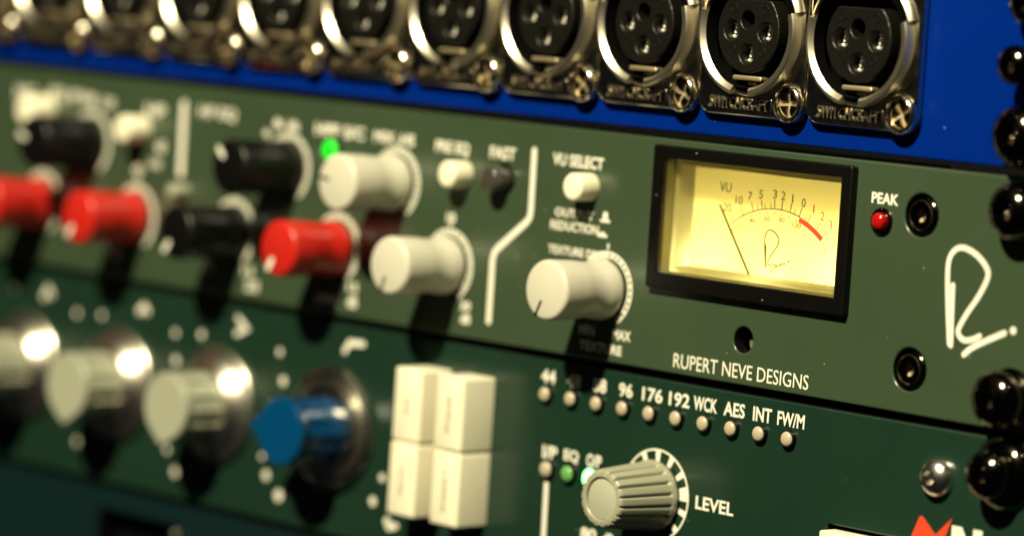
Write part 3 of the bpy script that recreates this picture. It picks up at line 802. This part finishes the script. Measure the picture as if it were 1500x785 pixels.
marconi(-212.8, -22.2, MGRAY, -96, 14.0, 'pale grey pointer knob next to the blue one')
marconi(-174.9, -22.2, KBLUE, 178, 14.4, 'blue pointer knob on a bright metal skirt', True)

# printed dots and marks round the pointer knobs
def dots(L_):
    for x, z, r_ in L_:
        bm = bmesh.new(); block(bm, circ(0, 0, r_, 20), 0, 0.05, 0)
        link('scale_dot', finish(bm, 'scale_dot', WHITE, False), pre, (x, 0.01, z))
dots([(-228.4, -8.9, 0.75), (-263.5, -8.6, 0.75), (-227.7, -14.7, 0.9), (-193.4, -8.8, 0.75), (-191.8, -14.6, 0.95), (-287.2, -5.4, 0.8), (-225.7, -38.3, 1.05), (-195.5, -34.7, 1.0),
      (-191.1, -38.3, 1.2), (-161.6, -35.1, 0.95), (-156.9, -38.5, 0.9), (-260.8, -36.6, 0.9), (-219.5, -8.2, 0.8), (-254.5, -8.0, 0.7), (-229.0, -34.0, 0.7), (-197.2, -31.0, 0.6), (-283.0, -12.0, 0.7), (-159.2, -30.0, 0.8)])
def mark(pts, wd=0.9):
    bm = bmesh.new(); stroke(bm, pts, wd, 0, 0.05, False); link('curve_symbol', finish(bm, 'curve_symbol', WHITE, False), pre, (0, 0.01, 0))
mark([(-173.0, -6.2), (-171.6, -4.3), (-167.4, -4.1)], 1.2)
mark([(-207.8, -6.6), (-204.6, -5.3), (-207.6, -3.4)], 1.2)
mark([(-241.2, -5.6), (-239.6, -4.5), (-238.6, -5.4)], 1.5)
mark([(-276.0, -6.4), (-274.4, -4.2), (-273.4, -5.6)], 1.3)
mark([(-156.4, -39.6), (-154.2, -39.0)], 1.3)

# ------------------------------------------------------------------ unit below
low = thing('lower_unit', 'dark teal rack unit below the preamp, with a black recess', 'rack unit', (-232.5, 0, -88))
link('front_plate', dark_edges(plate_mesh('front_plate', [rect(XL, XR, -88.2, -45.2), rect(-252, -222, -70, -49.8)], -3, 0, TEAL, 0.35)), low)
bm = bmesh.new(); box(bm, -253, -221, -8, -5, -71, -48.8)
link('recess', finish(bm, 'recess', DARK), low)
bm = lathe([(1.6, -5), (1.6, -1.0), (1.2, 0.4), (0.5, 0.9)], 24)
link('stud', finish(bm, 'stud', CHROME), low, (-224.5, 0, -51.6))

# ------------------------------------------------------------------ rack screws, each standing in its hole
HEADS = {}
def rack_screw(label, z, proud, m, r=5.0, cup=6.2, x=0.0):
    t = thing('rack_screw', label, 'screw', (x, 0, z), 'screws holding the panel ends to the rack')
    bm = bmesh.new()
    if cup: loft(bm, [ring(cup, 0.1, 48), ring(cup + 0.05, 0.5, 48), ring(cup * 0.97, proud * 0.35, 48), ring(cup * 0.84, proud * 0.72, 48), ring(cup * 0.66, proud, 48), ring(2.5, proud, 48)], True, True)
    else: loft(bm, [ring(r * 0.9, 0.1, 48), ring(r * 0.9, proud, 48)], True, True)
    link('washer', finish(bm, 'washer', BLACKM, angle=40), t, (x, 0, z))
    bm = bmesh.new(); n = 54; rings = []
    for i in range(11):
        a = -0.9 + (PI / 2 + 0.9 - 0.44) * i / 10
        rings.append(ring(r * math.cos(a), proud + r * 0.62 * (1 + math.sin(a)) - 0.8, n))
    top = rings[-1][0][1]
    rings += [ring(1, top - 0.0, n, hexr=1.62), ring(1, top - 0.25, n, hexr=1.42), ring(1, top - 1.6, n, hexr=1.35), ring(0.2, top - 1.9, n)]
    loft(bm, rings)
    link('head', finish(bm, 'head', m, angle=32), t, (x, 0, z))
rack_screw('round black screw at the top edge of the olive strip beside the blue panel', 38.1, 1.2, BLACKM, 4.8, 5.0)
rack_screw('round black screw at the bottom edge of the olive strip under the handwritten initial', 6.35, 1.6, BLACKM, 5.0, 5.2)
rack_screw('black ball-headed screw on a wide cup at the top of the dark green preamp', -6.35, 3.0, BLACKM, 4.3, 6.6)
rack_screw('round black screw at the lower edge of the blue panel', 50.8, 1.0, BLACKM, 5.2, 5.4)
rack_screw('glossy black ball-headed screw standing proud halfway up the blue panel', 62.6, 4.6, BLACKM, 3.4, None)
rack_screw('glossy black screw near the top of the blue panel above the ball-headed one', 73.0, 2.2, BLACKM, 3.6, None)
